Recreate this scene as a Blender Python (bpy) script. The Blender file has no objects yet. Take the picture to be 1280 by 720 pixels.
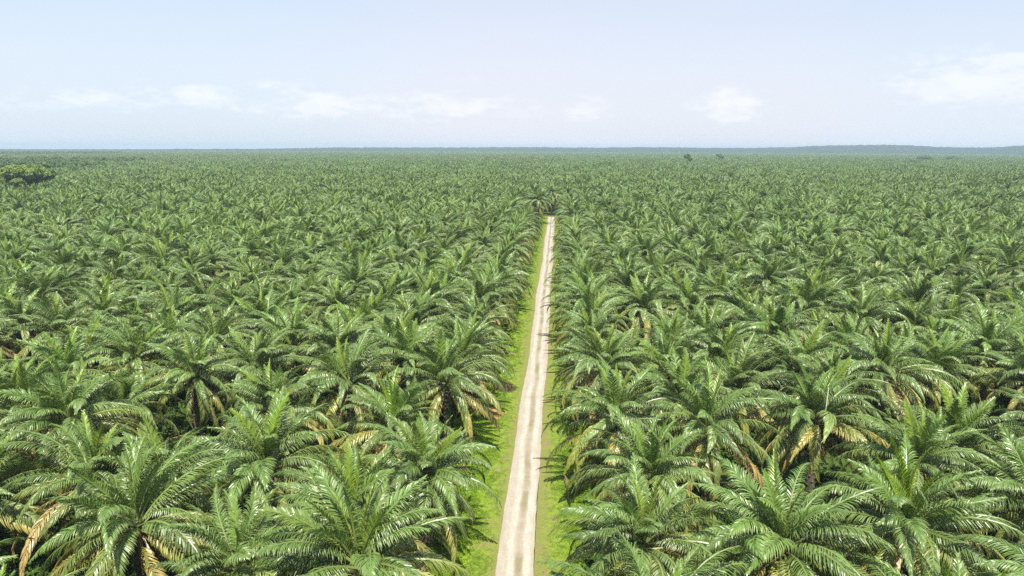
import bpy, math, random
import numpy as np
from mathutils import Vector, Matrix, Euler

R = math.radians
random.seed(7)
rng = np.random.default_rng(11)
scene = bpy.context.scene
col = scene.collection

# ------------------------------------------------------------------ camera
CAM_H = 32.0
FPX = 865.0                      # focal length in pixels of the 1280 wide photograph
PITCH, YAW, ROLL = 11.42, 3.7, 0.22
cam_data = bpy.data.cameras.new('camera')
cam_data.sensor_width = 36.0
cam_data.lens = 36.0 * FPX / 1280.0
cam_data.clip_start = 0.5
cam_data.clip_end = 60000.0
cam = bpy.data.objects.new('camera', cam_data)
col.objects.link(cam)
cam_rot = (Matrix.Rotation(R(YAW), 4, 'Z') @ Matrix.Rotation(R(90 - PITCH), 4, 'X') @ Matrix.Rotation(R(ROLL), 4, 'Z'))
cam.matrix_world = Matrix.Translation((0, 0, CAM_H)) @ cam_rot
scene.camera = cam

# ------------------------------------------------------------------ light
SUN_EL, SUN_AZ = 61.0, 168.0     # azimuth clockwise from +Y (the direction of the track)
world = bpy.data.worlds.new('World')
scene.world = world
world.use_nodes = True
wn, wl = world.node_tree.nodes, world.node_tree.links
wn.clear()
SKY_STRENGTH = 0.1
w_out = wn.new('ShaderNodeOutputWorld')
w_bg = wn.new('ShaderNodeBackground')
w_bg.inputs['Strength'].default_value = SKY_STRENGTH
sky = wn.new('ShaderNodeTexSky')
sky.sky_type = 'NISHITA'
sky.sun_disc = False
sky.sun_elevation = R(SUN_EL)
sky.sun_rotation = R(SUN_AZ)
sky.air_density = 1.0
sky.dust_density = 1.5
sky.ozone_density = 1.5
w_tc = wn.new('ShaderNodeTexCoord')
w_sep = wn.new('ShaderNodeSeparateXYZ')
wl.new(w_tc.outputs['Generated'], w_sep.inputs[0])


def wmath(op, a, b=None, clamp=False):
    n = wn.new('ShaderNodeMath'); n.operation = op; n.use_clamp = clamp
    for i, v in enumerate((a, b)):
        if v is None: continue
        if isinstance(v, (int, float)): n.inputs[i].default_value = v
        else: wl.new(v, n.inputs[i])
    return n.outputs[0]


def wramp(fac, pts, interp='LINEAR'):
    n = wn.new('ShaderNodeValToRGB'); n.color_ramp.interpolation = interp
    e = n.color_ramp.elements
    while len(e) < len(pts): e.new(0.5)
    for el, (p, c) in zip(e, pts):
        el.position = p
        el.color = (c, c, c, 1) if isinstance(c, (int, float)) else (*c, 1)
    wl.new(fac, n.inputs[0])
    return n.outputs[0]


def wmix(fac, a, b):
    n = wn.new('ShaderNodeMix'); n.data_type = 'RGBA'
    if isinstance(fac, (int, float)): n.inputs[0].default_value = fac
    else: wl.new(fac, n.inputs[0])
    for i, v in ((6, a), (7, b)):
        if isinstance(v, tuple): n.inputs[i].default_value = (*v, 1)
        else: wl.new(v, n.inputs[i])
    return n.outputs[2]


def wnoise(vec, scale, detail=4, rough=0.5):
    n = wn.new('ShaderNodeTexNoise'); n.inputs['Scale'].default_value = scale
    n.inputs['Detail'].default_value = detail; n.inputs['Roughness'].default_value = rough
    wl.new(vec, n.inputs['Vector'])
    return n.outputs[0]


def wmap(scale, loc=(0, 0, 0)):
    n = wn.new('ShaderNodeMapping'); n.inputs['Scale'].default_value = scale
    n.inputs['Location'].default_value = loc
    wl.new(w_tc.outputs['Generated'], n.inputs['Vector'])
    return n.outputs[0]


elev = w_sep.outputs[2]          # sine of the elevation
K = 0.635 / SKY_STRENGTH
# thin humid veil over the blue: thick at the horizon, thinner to the zenith
veil_amt = wramp(elev, [(0.0, 0.97), (0.12, 0.86), (0.3, 0.66), (1.0, 0.42)])
streak = wnoise(wmap((1.3, 1.3, 5.0), (3.1, 0.4, 0)), 1.6, 3)
veil_amt = wmath('MULTIPLY', veil_amt, wramp(streak, [(0.3, 0.9), (0.62, 1.03)]), True)
veil_col = wramp(elev, [(0.0, (0.75, 0.78, 0.84)), (0.1, (0.74, 0.77, 0.85)), (0.28, (0.65, 0.72, 0.85)), (1.0, (0.40, 0.50, 0.72))])
az_side = wramp(wmath('ADD', w_sep.outputs[0], 0.5), [(0.0, 0.0), (0.42, 1.0), (0.75, 0.85), (1.0, 0.35)], 'EASE')
tintv = wn.new('ShaderNodeMix'); tintv.data_type = 'RGBA'; tintv.blend_type = 'MULTIPLY'; tintv.inputs[0].default_value = 1.0
wl.new(veil_col, tintv.inputs[6]); wl.new(wmix(az_side, (0.93, 1.0, 1.03), (1.02, 1.0, 1.01)), tintv.inputs[7])
veil_col = tintv.outputs[2]
vs = wn.new('ShaderNodeVectorMath'); vs.operation = 'SCALE'
wl.new(veil_col, vs.inputs[0]); vs.inputs['Scale'].default_value = K
base = wmix(veil_amt, sky.outputs[0], vs.outputs[0])
# small fair weather clouds low over the horizon: (bearing, elevation, half width, half height, amount) in degrees
CLOUDS = [(-39.3, 3.1, 1.7, .55, .5), (-33.2, 3.2, 3.6, .75, .55), (-27.2, 3.8, 1.3, .50, 1.0), (-24.5, 3.2, 3.4, .6, .45), (-18.8, 3.3, 2.6, .80, .9),
          (-22.6, 4.6, .8, .3, .8), (-10.0, 3.2, 5.4, .85, .62), (-8.0, 4.5, 2.2, 1.2, .32), (2.4, 3.1, 1.3, .62, .75), (13.2, 3.3, 1.9, .85, .8),
          (30.4, 4.7, 4.0, 1.15, .95), (27.0, 4.2, 2.0, .5, .5), (45.0, 3.5, 3.0, .7, .7), (58.0, 4.1, 3.2, .8, .7), (-58.0, 3.6, 3.5, .9, .7)]
az_d = wmath('MULTIPLY', wmath('ARCTAN2', w_sep.outputs[0], w_sep.outputs[1]), 57.29578)
el_d = wmath('MULTIPLY', wmath('ARCSINE', elev), 57.29578)
total = None
for (ca, ce, wa, we, am) in CLOUDS:
    u = wmath('DIVIDE', wmath('SUBTRACT', az_d, ca), wa)
    v = wmath('DIVIDE', wmath('SUBTRACT', el_d, ce), we)
    q = wmath('ADD', wmath('MULTIPLY', u, u), wmath('MULTIPLY', v, v))
    g = wmath('MULTIPLY', wmath('EXPONENT', wmath('MULTIPLY', q, -0.38)), am)
    total = g if total is None else wmath('MAXIMUM', total, g)
cn = wnoise(wmap((1, 1, 2.4), (0.37, 0.1, 0.0)), 26.0, 8, 0.62)
cover = wmath('ADD', total, wmath('MULTIPLY', wmath('SUBTRACT', cn, 0.5), 2.6))
cmask = wmath('MULTIPLY', wramp(cover, [(0.15, 0.0), (1.25, 1.0)], 'EASE'), wramp(total, [(0.03, 0.0), (0.4, 1.0)]))
cloud_fac = wmath('MULTIPLY', cmask, 0.34, True)
base = wmix(cloud_fac, base, (0.86 / 0.81 * K, 0.85 / 0.81 * K, 0.88 / 0.81 * K))
wl.new(base, w_bg.inputs['Color'])
wl.new(w_bg.outputs[0], w_out.inputs['Surface'])

sun_data = bpy.data.lights.new('sun', 'SUN')
sun_data.energy = 5.0
sun_data.angle = R(0.6)
sun_data.color = (1.0, 0.95, 0.85)
sun = bpy.data.objects.new('sun', sun_data)
col.objects.link(sun)
sdir = Vector((math.sin(R(SUN_AZ)) * math.cos(R(SUN_EL)), math.cos(R(SUN_AZ)) * math.cos(R(SUN_EL)), math.sin(R(SUN_EL))))
sun.rotation_euler = sdir.to_track_quat('Z', 'Y').to_euler()
sun.location = (0, 0, 300)

scene.view_settings.view_transform = 'Standard'
scene.view_settings.look = 'None'
scene.view_settings.exposure = 0.85
scene.view_settings.gamma = 1.0
scene.cycles.use_denoising = False
scene.cycles.max_bounces = 6
scene.cycles.diffuse_bounces = 2
scene.cycles.glossy_bounces = 2
scene.cycles.transmission_bounces = 3
scene.cycles.volume_bounces = 1
scene.cycles.use_adaptive_sampling = False
scene.cycles.sample_clamp_indirect = 4.0


# ------------------------------------------------------------------ helpers
def px_ray(px, py):
    d = cam_rot.to_3x3() @ Vector(((px - 640) / FPX, (360 - py) / FPX, -1.0))
    return d


def at_z(px, py, z):
    d = px_ray(px, py)
    t = (z - CAM_H) / d.z
    return Vector((d.x * t, d.y * t, z))


def at_dist(px, dist):
    """ground position on the bearing of photo column px, at horizontal distance dist"""
    d = px_ray(px, 186)
    h = math.hypot(d.x, d.y)
    return Vector((d.x / h * dist, d.y / h * dist, 0))


INV = cam_rot.to_3x3().inverted()


def project(p):
    q = INV @ (Vector(p) - Vector((0, 0, CAM_H)))
    if q.z > -0.1: return None
    return 640 + FPX * q.x / -q.z, 360 - FPX * q.y / -q.z, -q.z


def tag(o, label=None, cat=None, group=None, kind=None):
    if label: o['label'] = label
    if cat: o['category'] = cat
    if group: o['group'] = group
    if kind: o['kind'] = kind
    return o


class MB:
    """collects vertices, faces and a tint per vertex; builds one mesh"""
    def __init__(s):
        s.v, s.f, s.t, s.m = [], [], [], []

    def add(s, verts, faces, tint=(0.5, 0, 0), mat=0):
        b = len(s.v)
        s.v.extend(verts)
        s.f.extend([tuple(b + i for i in f) for f in faces])
        s.m.extend([mat] * len(faces))
        if isinstance(tint, list): s.t.extend(tint)
        else: s.t.extend([tint] * len(verts))

    def tube(s, pts, radii, n=5, tint=(0.5, 0, 0), mat=0, cap=True):
        vs, fs = [], []
        pts = [Vector(p) for p in pts]
        for i, (p, r) in enumerate(zip(pts, radii)):
            d = (pts[min(i + 1, len(pts) - 1)] - pts[max(i - 1, 0)]).normalized()
            a = Vector((0, 0, 1)) if abs(d.z) < 0.9 else Vector((1, 0, 0))
            x = d.cross(a).normalized(); y = d.cross(x)
            for k in range(n):
                an = 2 * math.pi * k / n
                vs.append(tuple(p + (x * math.cos(an) + y * math.sin(an)) * r))
        for i in range(len(pts) - 1):
            for k in range(n):
                fs.append((i * n + k, i * n + (k + 1) % n, (i + 1) * n + (k + 1) % n, (i + 1) * n + k))
        if cap:
            fs.append(tuple(range((len(pts) - 1) * n, len(pts) * n)))
            fs.append(tuple(range(n - 1, -1, -1)))
        s.add(vs, fs, tint, mat)

    def mesh(s, name, mats):
        me = bpy.data.meshes.new(name)
        me.from_pydata(s.v, [], s.f)
        for m in (mats if isinstance(mats, (list, tuple)) else [mats]): me.materials.append(m)
        if len(mats) > 1 if isinstance(mats, (list, tuple)) else False:
            me.polygons.foreach_set('material_index', s.m)
        at = me.attributes.new('tint', 'FLOAT_VECTOR', 'POINT')
        at.data.foreach_set('vector', np.array(s.t, dtype=np.float32).ravel())
        me.update()
        return me


def link(name, me, parent=None, loc=None):
    o = bpy.data.objects.new(name, me)
    if parent: o.parent = parent
    if loc is not None: o.location = loc
    col.objects.link(o)
    return o


# ------------------------------------------------------------------ materials
def new_mat(name):
    m = bpy.data.materials.new(name); m.use_nodes = True
    m.node_tree.nodes.clear()
    return m, m.node_tree.nodes, m.node_tree.links


class NT:
    def __init__(s, name):
        s.m, s.n, s.l = new_mat(name)

    def node(s, t, **kw):
        n = s.n.new(t)
        for k, v in kw.items(): setattr(n, k, v)
        return n

    def put(s, sock, v):
        if isinstance(v, (int, float)): sock.default_value = v
        elif isinstance(v, tuple): sock.default_value = (*v, 1) if len(v) == 3 and len(sock.default_value) == 4 else v
        else: s.l.new(v, sock)

    def math(s, op, a, b=0.0, clamp=False):
        n = s.node('ShaderNodeMath', operation=op, use_clamp=clamp)
        s.put(n.inputs[0], a); s.put(n.inputs[1], b)
        return n.outputs[0]

    def ramp(s, f, pts, interp='LINEAR'):
        n = s.node('ShaderNodeValToRGB'); n.color_ramp.interpolation = interp
        e = n.color_ramp.elements
        while len(e) < len(pts): e.new(0.5)
        for el, (p, c) in zip(e, pts):
            el.position = p
            el.color = (c, c, c, 1) if isinstance(c, (int, float)) else (*c, 1)
        s.put(n.inputs[0], f)
        return n.outputs[0]

    def mix(s, f, a, b, mode='MIX'):
        n = s.node('ShaderNodeMix', data_type='RGBA', blend_type=mode)
        s.put(n.inputs[0], f); s.put(n.inputs[6], a); s.put(n.inputs[7], b)
        return n.outputs[2]

    def noise(s, scale, detail=4, vec=None, rough=0.5):
        n = s.node('ShaderNodeTexNoise')
        n.inputs['Scale'].default_value = scale; n.inputs['Detail'].default_value = detail
        n.inputs['Roughness'].default_value = rough
        if vec is not None: s.put(n.inputs['Vector'], vec)
        return n.outputs[0]

    def coords(s, scale=(1, 1, 1)):
        g = s.node('ShaderNodeNewGeometry')
        mp = s.node('ShaderNodeMapping'); mp.inputs['Scale'].default_value = scale
        s.l.new(g.outputs['Position'], mp.inputs['Vector'])
        return mp.outputs[0]

    def leaf(s, colr, rough=0.42, trans=0.22, tcol=None, spec=0.5):
        p = s.node('ShaderNodeBsdfPrincipled')
        s.put(p.inputs['Base Color'], colr)
        s.put(p.inputs['Roughness'], rough)
        s.put(p.inputs['Specular IOR Level'], spec)
        t = s.node('ShaderNodeBsdfTranslucent')
        s.put(t.inputs['Color'], tcol if tcol is not None else colr)
        mx = s.node('ShaderNodeMixShader'); mx.inputs[0].default_value = trans
        s.l.new(p.outputs[0], mx.inputs[1]); s.l.new(t.outputs[0], mx.inputs[2])
        o = s.node('ShaderNodeOutputMaterial'); s.l.new(mx.outputs[0], o.inputs['Surface'])
        return s.m

    def solid(s, colr, rough=0.9, spec=0.2, bump=None, bstr=0.5, bdist=0.05):
        p = s.node('ShaderNodeBsdfPrincipled')
        s.put(p.inputs['Base Color'], colr); s.put(p.inputs['Roughness'], rough)
        s.put(p.inputs['Specular IOR Level'], spec)
        if bump is not None:
            b = s.node('ShaderNodeBump'); b.inputs['Strength'].default_value = bstr
            b.inputs['Distance'].default_value = bdist
            s.put(b.inputs['Height'], bump); s.l.new(b.outputs[0], p.inputs['Normal'])
        o = s.node('ShaderNodeOutputMaterial'); s.l.new(p.outputs[0], o.inputs['Surface'])
        return s.m


def frond_material():
    """tint.x: age of the frond 0 young..1 dry; tint.y: 1 at leaflet tips; tint.z: 1 on the rachis"""
    s = NT('frond')
    a = s.node('ShaderNodeAttribute', attribute_name='tint')
    sp = s.node('ShaderNodeSeparateXYZ'); s.l.new(a.outputs['Vector'], sp.inputs[0])
    oi = s.node('ShaderNodeObjectInfo')
    rnd = oi.outputs['Random']
    pn = s.noise(0.11, 2, s.coords())
    age = s.math('ADD', sp.outputs[0], s.math('MULTIPLY', s.math('SUBTRACT', rnd, 0.5), 0.16))
    age = s.math('ADD', age, s.math('MULTIPLY', s.math('SUBTRACT', pn, 0.5), 0.34), True)
    c = s.ramp(age, [(0.0, (0.165, 0.255, 0.022)), (0.12, (0.096, 0.172, 0.034)), (0.36, (0.090, 0.154, 0.035)),
                     (0.57, (0.185, 0.205, 0.042)), (0.74, (0.29, 0.245, 0.070)), (0.90, (0.30, 0.205, 0.085)), (1.0, (0.24, 0.15, 0.08))])
    tipc = s.mix(0.6, c, (0.23, 0.21, 0.07))
    c = s.mix(s.math('MULTIPLY', sp.outputs[1], 0.55), c, tipc)
    patch = s.noise(0.013, 3, s.coords())
    hs = s.node('ShaderNodeHueSaturation')
    s.put(hs.inputs['Value'], s.math('ADD', s.math('ADD', 0.34, s.math('ADD', s.math('MULTIPLY', pn, 0.65), s.math('MULTIPLY', patch, 0.5))), s.math('MULTIPLY', rnd, 0.55)))
    s.put(hs.inputs['Saturation'], s.math('ADD', 0.86, s.math('MULTIPLY', pn, 0.28)))
    s.put(hs.inputs['Color'], c)
    c = hs.outputs[0]
    c = s.mix(sp.outputs[2], c, (0.24, 0.27, 0.085))
    hs2 = s.node('ShaderNodeHueSaturation'); hs2.inputs['Value'].default_value = 1.5
    hs2.inputs['Hue'].default_value = 0.485
    s.put(hs2.inputs['Color'], c)
    return s.leaf(c, 0.41, 0.18, hs2.outputs[0], 0.70)


MAT_FROND = frond_material()


def trunk_material():
    s = NT('palm_trunk')
    n = s.noise(6, 5, s.coords())
    c = s.ramp(n, [(0.3, (0.055, 0.042, 0.030)), (0.55, (0.13, 0.10, 0.075)), (0.75, (0.20, 0.165, 0.125))])
    moss = s.noise(1.3, 3, s.coords())
    c = s.mix(s.ramp(moss, [(0.5, 0.0), (0.62, 0.7)]), c, (0.045, 0.075, 0.02))
    return s.solid(c, 0.9, 0.2, n, 0.6, 0.05)


MAT_TRUNK = trunk_material()


def foliage_material(name, c0, c1, c2, var=0.5):
    s = NT(name)
    a = s.node('ShaderNodeAttribute', attribute_name='tint')
    sp = s.node('ShaderNodeSeparateXYZ'); s.l.new(a.outputs['Vector'], sp.inputs[0])
    oi = s.node('ShaderNodeObjectInfo')
    f = s.math('ADD', s.math('MULTIPLY', sp.outputs[0], 1 - var), s.math('MULTIPLY', oi.outputs['Random'], var), True)
    c = s.ramp(f, [(0.0, c0), (0.5, c1), (1.0, c2)])
    return s.leaf(c, 0.55, 0.25, None, 0.3)


MAT_BROAD = foliage_material('broad_leaves', (0.060, 0.110, 0.030), (0.095, 0.155, 0.036), (0.135, 0.195, 0.042), 0.4)
MAT_RAINTREE = foliage_material('pale_leaves', (0.08, 0.14, 0.03), (0.14, 0.205, 0.035), (0.22, 0.275, 0.05), 0.1)
MAT_WEED = foliage_material('weed_leaves', (0.085, 0.16, 0.012), (0.145, 0.245, 0.016), (0.22, 0.32, 0.022), 0.4)
MAT_FERN = foliage_material('fern_leaves', (0.035, 0.075, 0.015), (0.06, 0.12, 0.02), (0.10, 0.16, 0.025), 0.4)
_s = NT('bark'); _n = _s.noise(4, 4, _s.coords())
MAT_BARK = _s.solid(_s.ramp(_n, [(0.3, (0.06, 0.045, 0.035)), (0.7, (0.16, 0.13, 0.10))]), 0.9, 0.2)
_s = NT('dry_thatch'); _n = _s.noise(3, 4, _s.coords())
MAT_DRY = _s.solid(_s.ramp(_n, [(0.3, (0.050, 0.040, 0.018)), (0.7, (0.13, 0.10, 0.05))]), 0.95, 0.1)
_s = NT('bare_stalk'); _n = _s.noise(5, 3, _s.coords())
MAT_STALK = _s.solid(_s.ramp(_n, [(0.3, (0.52, 0.47, 0.36)), (0.7, (0.66, 0.62, 0.52))]), 0.6, 0.3)

# ------------------------------------------------------------------ ground, verge, track
ROAD_X, ROAD_W = -2.62, 2.85
ROAD_END = 331.0


def ground_material():
    s = NT('ground_soil')
    co = s.coords()
    n1 = s.noise(0.35, 6, co, 0.6)
    n2 = s.noise(2.5, 5, co)
    soil = s.ramp(n2, [(0.3, (0.05, 0.045, 0.022)), (0.7, (0.12, 0.095, 0.045))])
    green = s.ramp(n2, [(0.3, (0.030, 0.055, 0.014)), (0.7, (0.075, 0.125, 0.024))])
    c = s.mix(s.ramp(n1, [(0.34, 0.2), (0.48, 1.0)]), soil, green)
    # the palm canopy far away is one green cover over the soil
    g = s.node('ShaderNodeNewGeometry')
    ln = s.node('ShaderNodeVectorMath', operation='LENGTH'); s.l.new(g.outputs['Position'], ln.inputs[0])
    far = s.ramp(s.math('DIVIDE', ln.outputs['Value'], 6000.0), [(0.55, 0.0), (0.8, 1.0)])
    fn = s.noise(0.004, 6, co, 0.65)
    c = s.mix(far, c, s.ramp(fn, [(0.35, (0.035, 0.065, 0.02)), (0.65, (0.06, 0.10, 0.03))]))
    return s.solid(c, 1.0, 0.05, n2, 0.6, 0.15)


def steps(lim, first, ratio):
    v, x, d = [0.0], 0.0, first
    while x < lim:
        x += d; d *= ratio; v.append(min(x, lim))
    return v


def sheet(name, xs, ys, zf, mat):
    vs = [(x, y, zf(x, y)) for y in ys for x in xs]
    nx = len(xs)
    fs = [(j * nx + i, j * nx + i + 1, (j + 1) * nx + i + 1, (j + 1) * nx + i) for j in range(len(ys) - 1) for i in range(nx - 1)]
    me = bpy.data.meshes.new(name); me.from_pydata(vs, [], fs); me.materials.append(mat); me.update()
    for p in me.polygons: p.use_smooth = True
    return link(name, me)


GR = 8000.0
sx = steps(GR, 6, 1.18)
xs = [-x for x in sx[:0:-1]] + sx
ys = [-x for x in steps(3000, 6, 1.35)[:0:-1]] + steps(GR, 6, 1.12)
ground = sheet('ground', xs, ys, lambda x, y: 0.0, ground_material())
tag(ground, 'dark soil and low growth under the oil palms', kind='structure')


def verge_material():
    s = NT('verge_grass')
    co = s.coords()
    n1 = s.noise(0.45, 5, co, 0.6)
    n2 = s.noise(7, 5, co, 0.7)
    n3 = s.noise(1.6, 4, co, 0.6)
    c = s.ramp(n2, [(0.32, (0.110, 0.180, 0.012)), (0.55, (0.175, 0.275, 0.015)), (0.72, (0.24, 0.34, 0.022))])
    dry = s.ramp(n2, [(0.3, (0.125, 0.135, 0.035)), (0.7, (0.235, 0.22, 0.08))])
    dk = s.ramp(s.noise(1.1, 5, co, 0.65), [(0.46, 0.0), (0.60, 0.8)])
    c = s.mix(dk, c, s.ramp(n2, [(0.3, (0.035, 0.085, 0.010)), (0.7, (0.085, 0.160, 0.014))]))
    # worn strip next to the wheel track
    sp = s.node('ShaderNodeSeparateXYZ'); s.l.new(co, sp.inputs[0])
    d = s.math('ABSOLUTE', s.math('SUBTRACT', sp.outputs[0], ROAD_X))
    d = s.math('ADD', d, s.math('MULTIPLY', s.math('SUBTRACT', n3, 0.5), 2.2))
    c = s.mix(s.ramp(s.math('DIVIDE', d, 8.0), [(0.20, 0.9), (0.34, 0.35), (0.60, 0.0)]), c, dry)
    c = s.mix(s.ramp(n1, [(0.60, 0.0), (0.74, 0.6)]), c, dry)
    soil = s.ramp(n2, [(0.3, (0.16, 0.11, 0.06)), (0.7, (0.28, 0.20, 0.12))])
    bare = s.ramp(s.noise(0.8, 4, s.coords((1.0, 0.55, 1))), [(0.61, 0.0), (0.68, 0.8)])
    c = s.mix(bare, c, soil)
    return s.solid(c, 0.95, 0.1, n2, 0.8, 0.08)


def ragged(name, x0, x1, y0, y1, z, mat, amp, seed, step=1.5):
    """long strip with uneven edges, falling to the ground outwards"""
    r = np.random.default_rng(seed)
    n = int((y1 - y0) / step)
    e0 = np.cumsum(r.normal(0, 0.35, n + 1)); e0 -= np.linspace(e0[0], e0[-1], n + 1)
    e1 = np.cumsum(r.normal(0, 0.35, n + 1)); e1 -= np.linspace(e1[0], e1[-1], n + 1)
    e0 = np.tanh(e0 * 0.5) * amp[0] + r.normal(0, amp[0] * 0.2, n + 1)
    e1 = np.tanh(e1 * 0.5) * amp[1] + r.normal(0, amp[1] * 0.2, n + 1)
    vs, fs = [], []
    K_ = 6
    for j in range(n + 1):
        y = y0 + (y1 - y0) * j / n
        a, b = x0 + e0[j], x1 + e1[j]
        for i in range(K_ + 1):
            t = i / K_
            zz = z * (1.0 if 0 < i < K_ else 0.3)
            vs.append((a + (b - a) * t, y, zz))
    for j in range(n):
        for i in range(K_):
            q = j * (K_ + 1) + i
            fs.append((q, q + 1, q + K_ + 2, q + K_ + 1))
    me = bpy.data.meshes.new(name); me.from_pydata(vs, [], fs); me.materials.append(mat); me.update()
    for p in me.polygons: p.use_smooth = True
    return link(name, me)


MAT_VERGE = verge_material()
v1 = ragged('grass_verge', ROAD_X - 8.6, ROAD_X - 1.3, 8, ROAD_END + 3, 0.03, MAT_VERGE, (0.9, 0.05), 3)
tag(v1, 'bright green grass strip along the left side of the track', kind='structure')
v2 = ragged('grass_verge', ROAD_X + 1.3, ROAD_X + 6.4, 8, ROAD_END + 3, 0.03, MAT_VERGE, (0.05, 0.9), 4)
tag(v2, 'bright green grass strip along the right side of the track', kind='structure')


def road_material():
    s = NT('track_gravel')
    co = s.coords()
    sp = s.node('ShaderNodeSeparateXYZ'); s.l.new(co, sp.inputs[0])
    off = s.math('SUBTRACT', sp.outputs[0], ROAD_X)
    wob = s.math('MULTIPLY', s.math('SUBTRACT', s.noise(0.09, 3, s.coords((0.2, 1, 1))), 0.5), 0.9)
    offw = s.math('ADD', off, wob)
    d = s.math('ABSOLUTE', offw)
    n2 = s.noise(9, 6, co, 0.7)
    n3 = s.noise(1.1, 5, s.coords((1.6, 0.45, 1)), 0.65)
    c = s.ramp(n2, [(0.3, (0.29, 0.262, 0.205)), (0.5, (0.40, 0.368, 0.303)), (0.72, (0.49, 0.458, 0.385))])
    c = s.mix(s.ramp(n3, [(0.42, 0.0), (0.68, 0.5)]), c, (0.26, 0.215, 0.175))
    # grassy hump between the wheel ruts
    hump = s.ramp(s.math('ADD', d, s.math('MULTIPLY', n3, -0.30)), [(0.02, 1.0), (0.24, 0.0)])
    pres = s.ramp(s.noise(0.16, 4, s.coords((0.1, 1, 1)), 0.6), [(0.42, 0.0), (0.58, 0.85)])
    wear = s.ramp(d, [(0.0, 0.7), (0.30, 0.4), (0.48, 0.0), (0.85, 0.0), (1.0, 0.35)])
    c = s.mix(wear, c, (0.24, 0.20, 0.15))
    c = s.mix(s.math('MULTIPLY', hump, pres), c, s.ramp(n2, [(0.3, (0.15, 0.135, 0.07)), (0.7, (0.25, 0.22, 0.135))]))
    # brown crumbling margins
    e = s.ramp(s.math('ADD', s.math('ABSOLUTE', off), s.math('MULTIPLY', n3, 0.55)), [(0.62 * 2.2, 0.0), (0.95 * 2.0, 1.0)])
    n_e = s.math('MULTIPLY', e, 0.75)
    c = s.mix(n_e, c, (0.205, 0.155, 0.10))
    return s.solid(c, 0.95, 0.1, n2, 0.7, 0.04)


MAT_ROAD = road_material()


def build_track():
    r = np.random.default_rng(5)
    step = 0.8
    n = int((ROAD_END - 6) / step)
    K_ = 10
    vs, fs = [], []
    e0 = np.tanh(np.cumsum(r.normal(0, 0.25, n + 1)) * 0.4) * 0.14 + r.normal(0, 0.02, n + 1)
    e1 = np.tanh(np.cumsum(r.normal(0, 0.25, n + 1)) * 0.4) * 0.14 + r.normal(0, 0.02, n + 1)
    prof = [0.0, 0.055, 0.05, 0.035, 0.05, 0.075, 0.05, 0.035, 0.05, 0.055, 0.0]
    for j in range(n + 1):
        y = 6 + step * j
        wv = 0.13 * math.sin(y * 0.071) + 0.08 * math.sin(y * 0.19 + 1)
        a, b = ROAD_X - ROAD_W / 2 + e0[j] + wv, ROAD_X + ROAD_W / 2 + e1[j] + wv
        for i in range(K_ + 1):
            vs.append((a + (b - a) * i / K_, y, 0.025 + prof[i]))
    for j in range(n):
        for i in range(K_):
            q = j * (K_ + 1) + i
            fs.append((q, q + 1, q + K_ + 2, q + K_ + 1))
    me = bpy.data.meshes.new('dirt_track'); me.from_pydata(vs, [], fs); me.materials.append(MAT_ROAD); me.update()
    for p in me.polygons: p.use_smooth = True
    return link('dirt_track', me)


tag(build_track(), 'pale gravel track running straight through the oil palms', kind='structure')

# ------------------------------------------------------------------ the fronds
N_AGE, N_VAR = 9, 5


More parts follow.
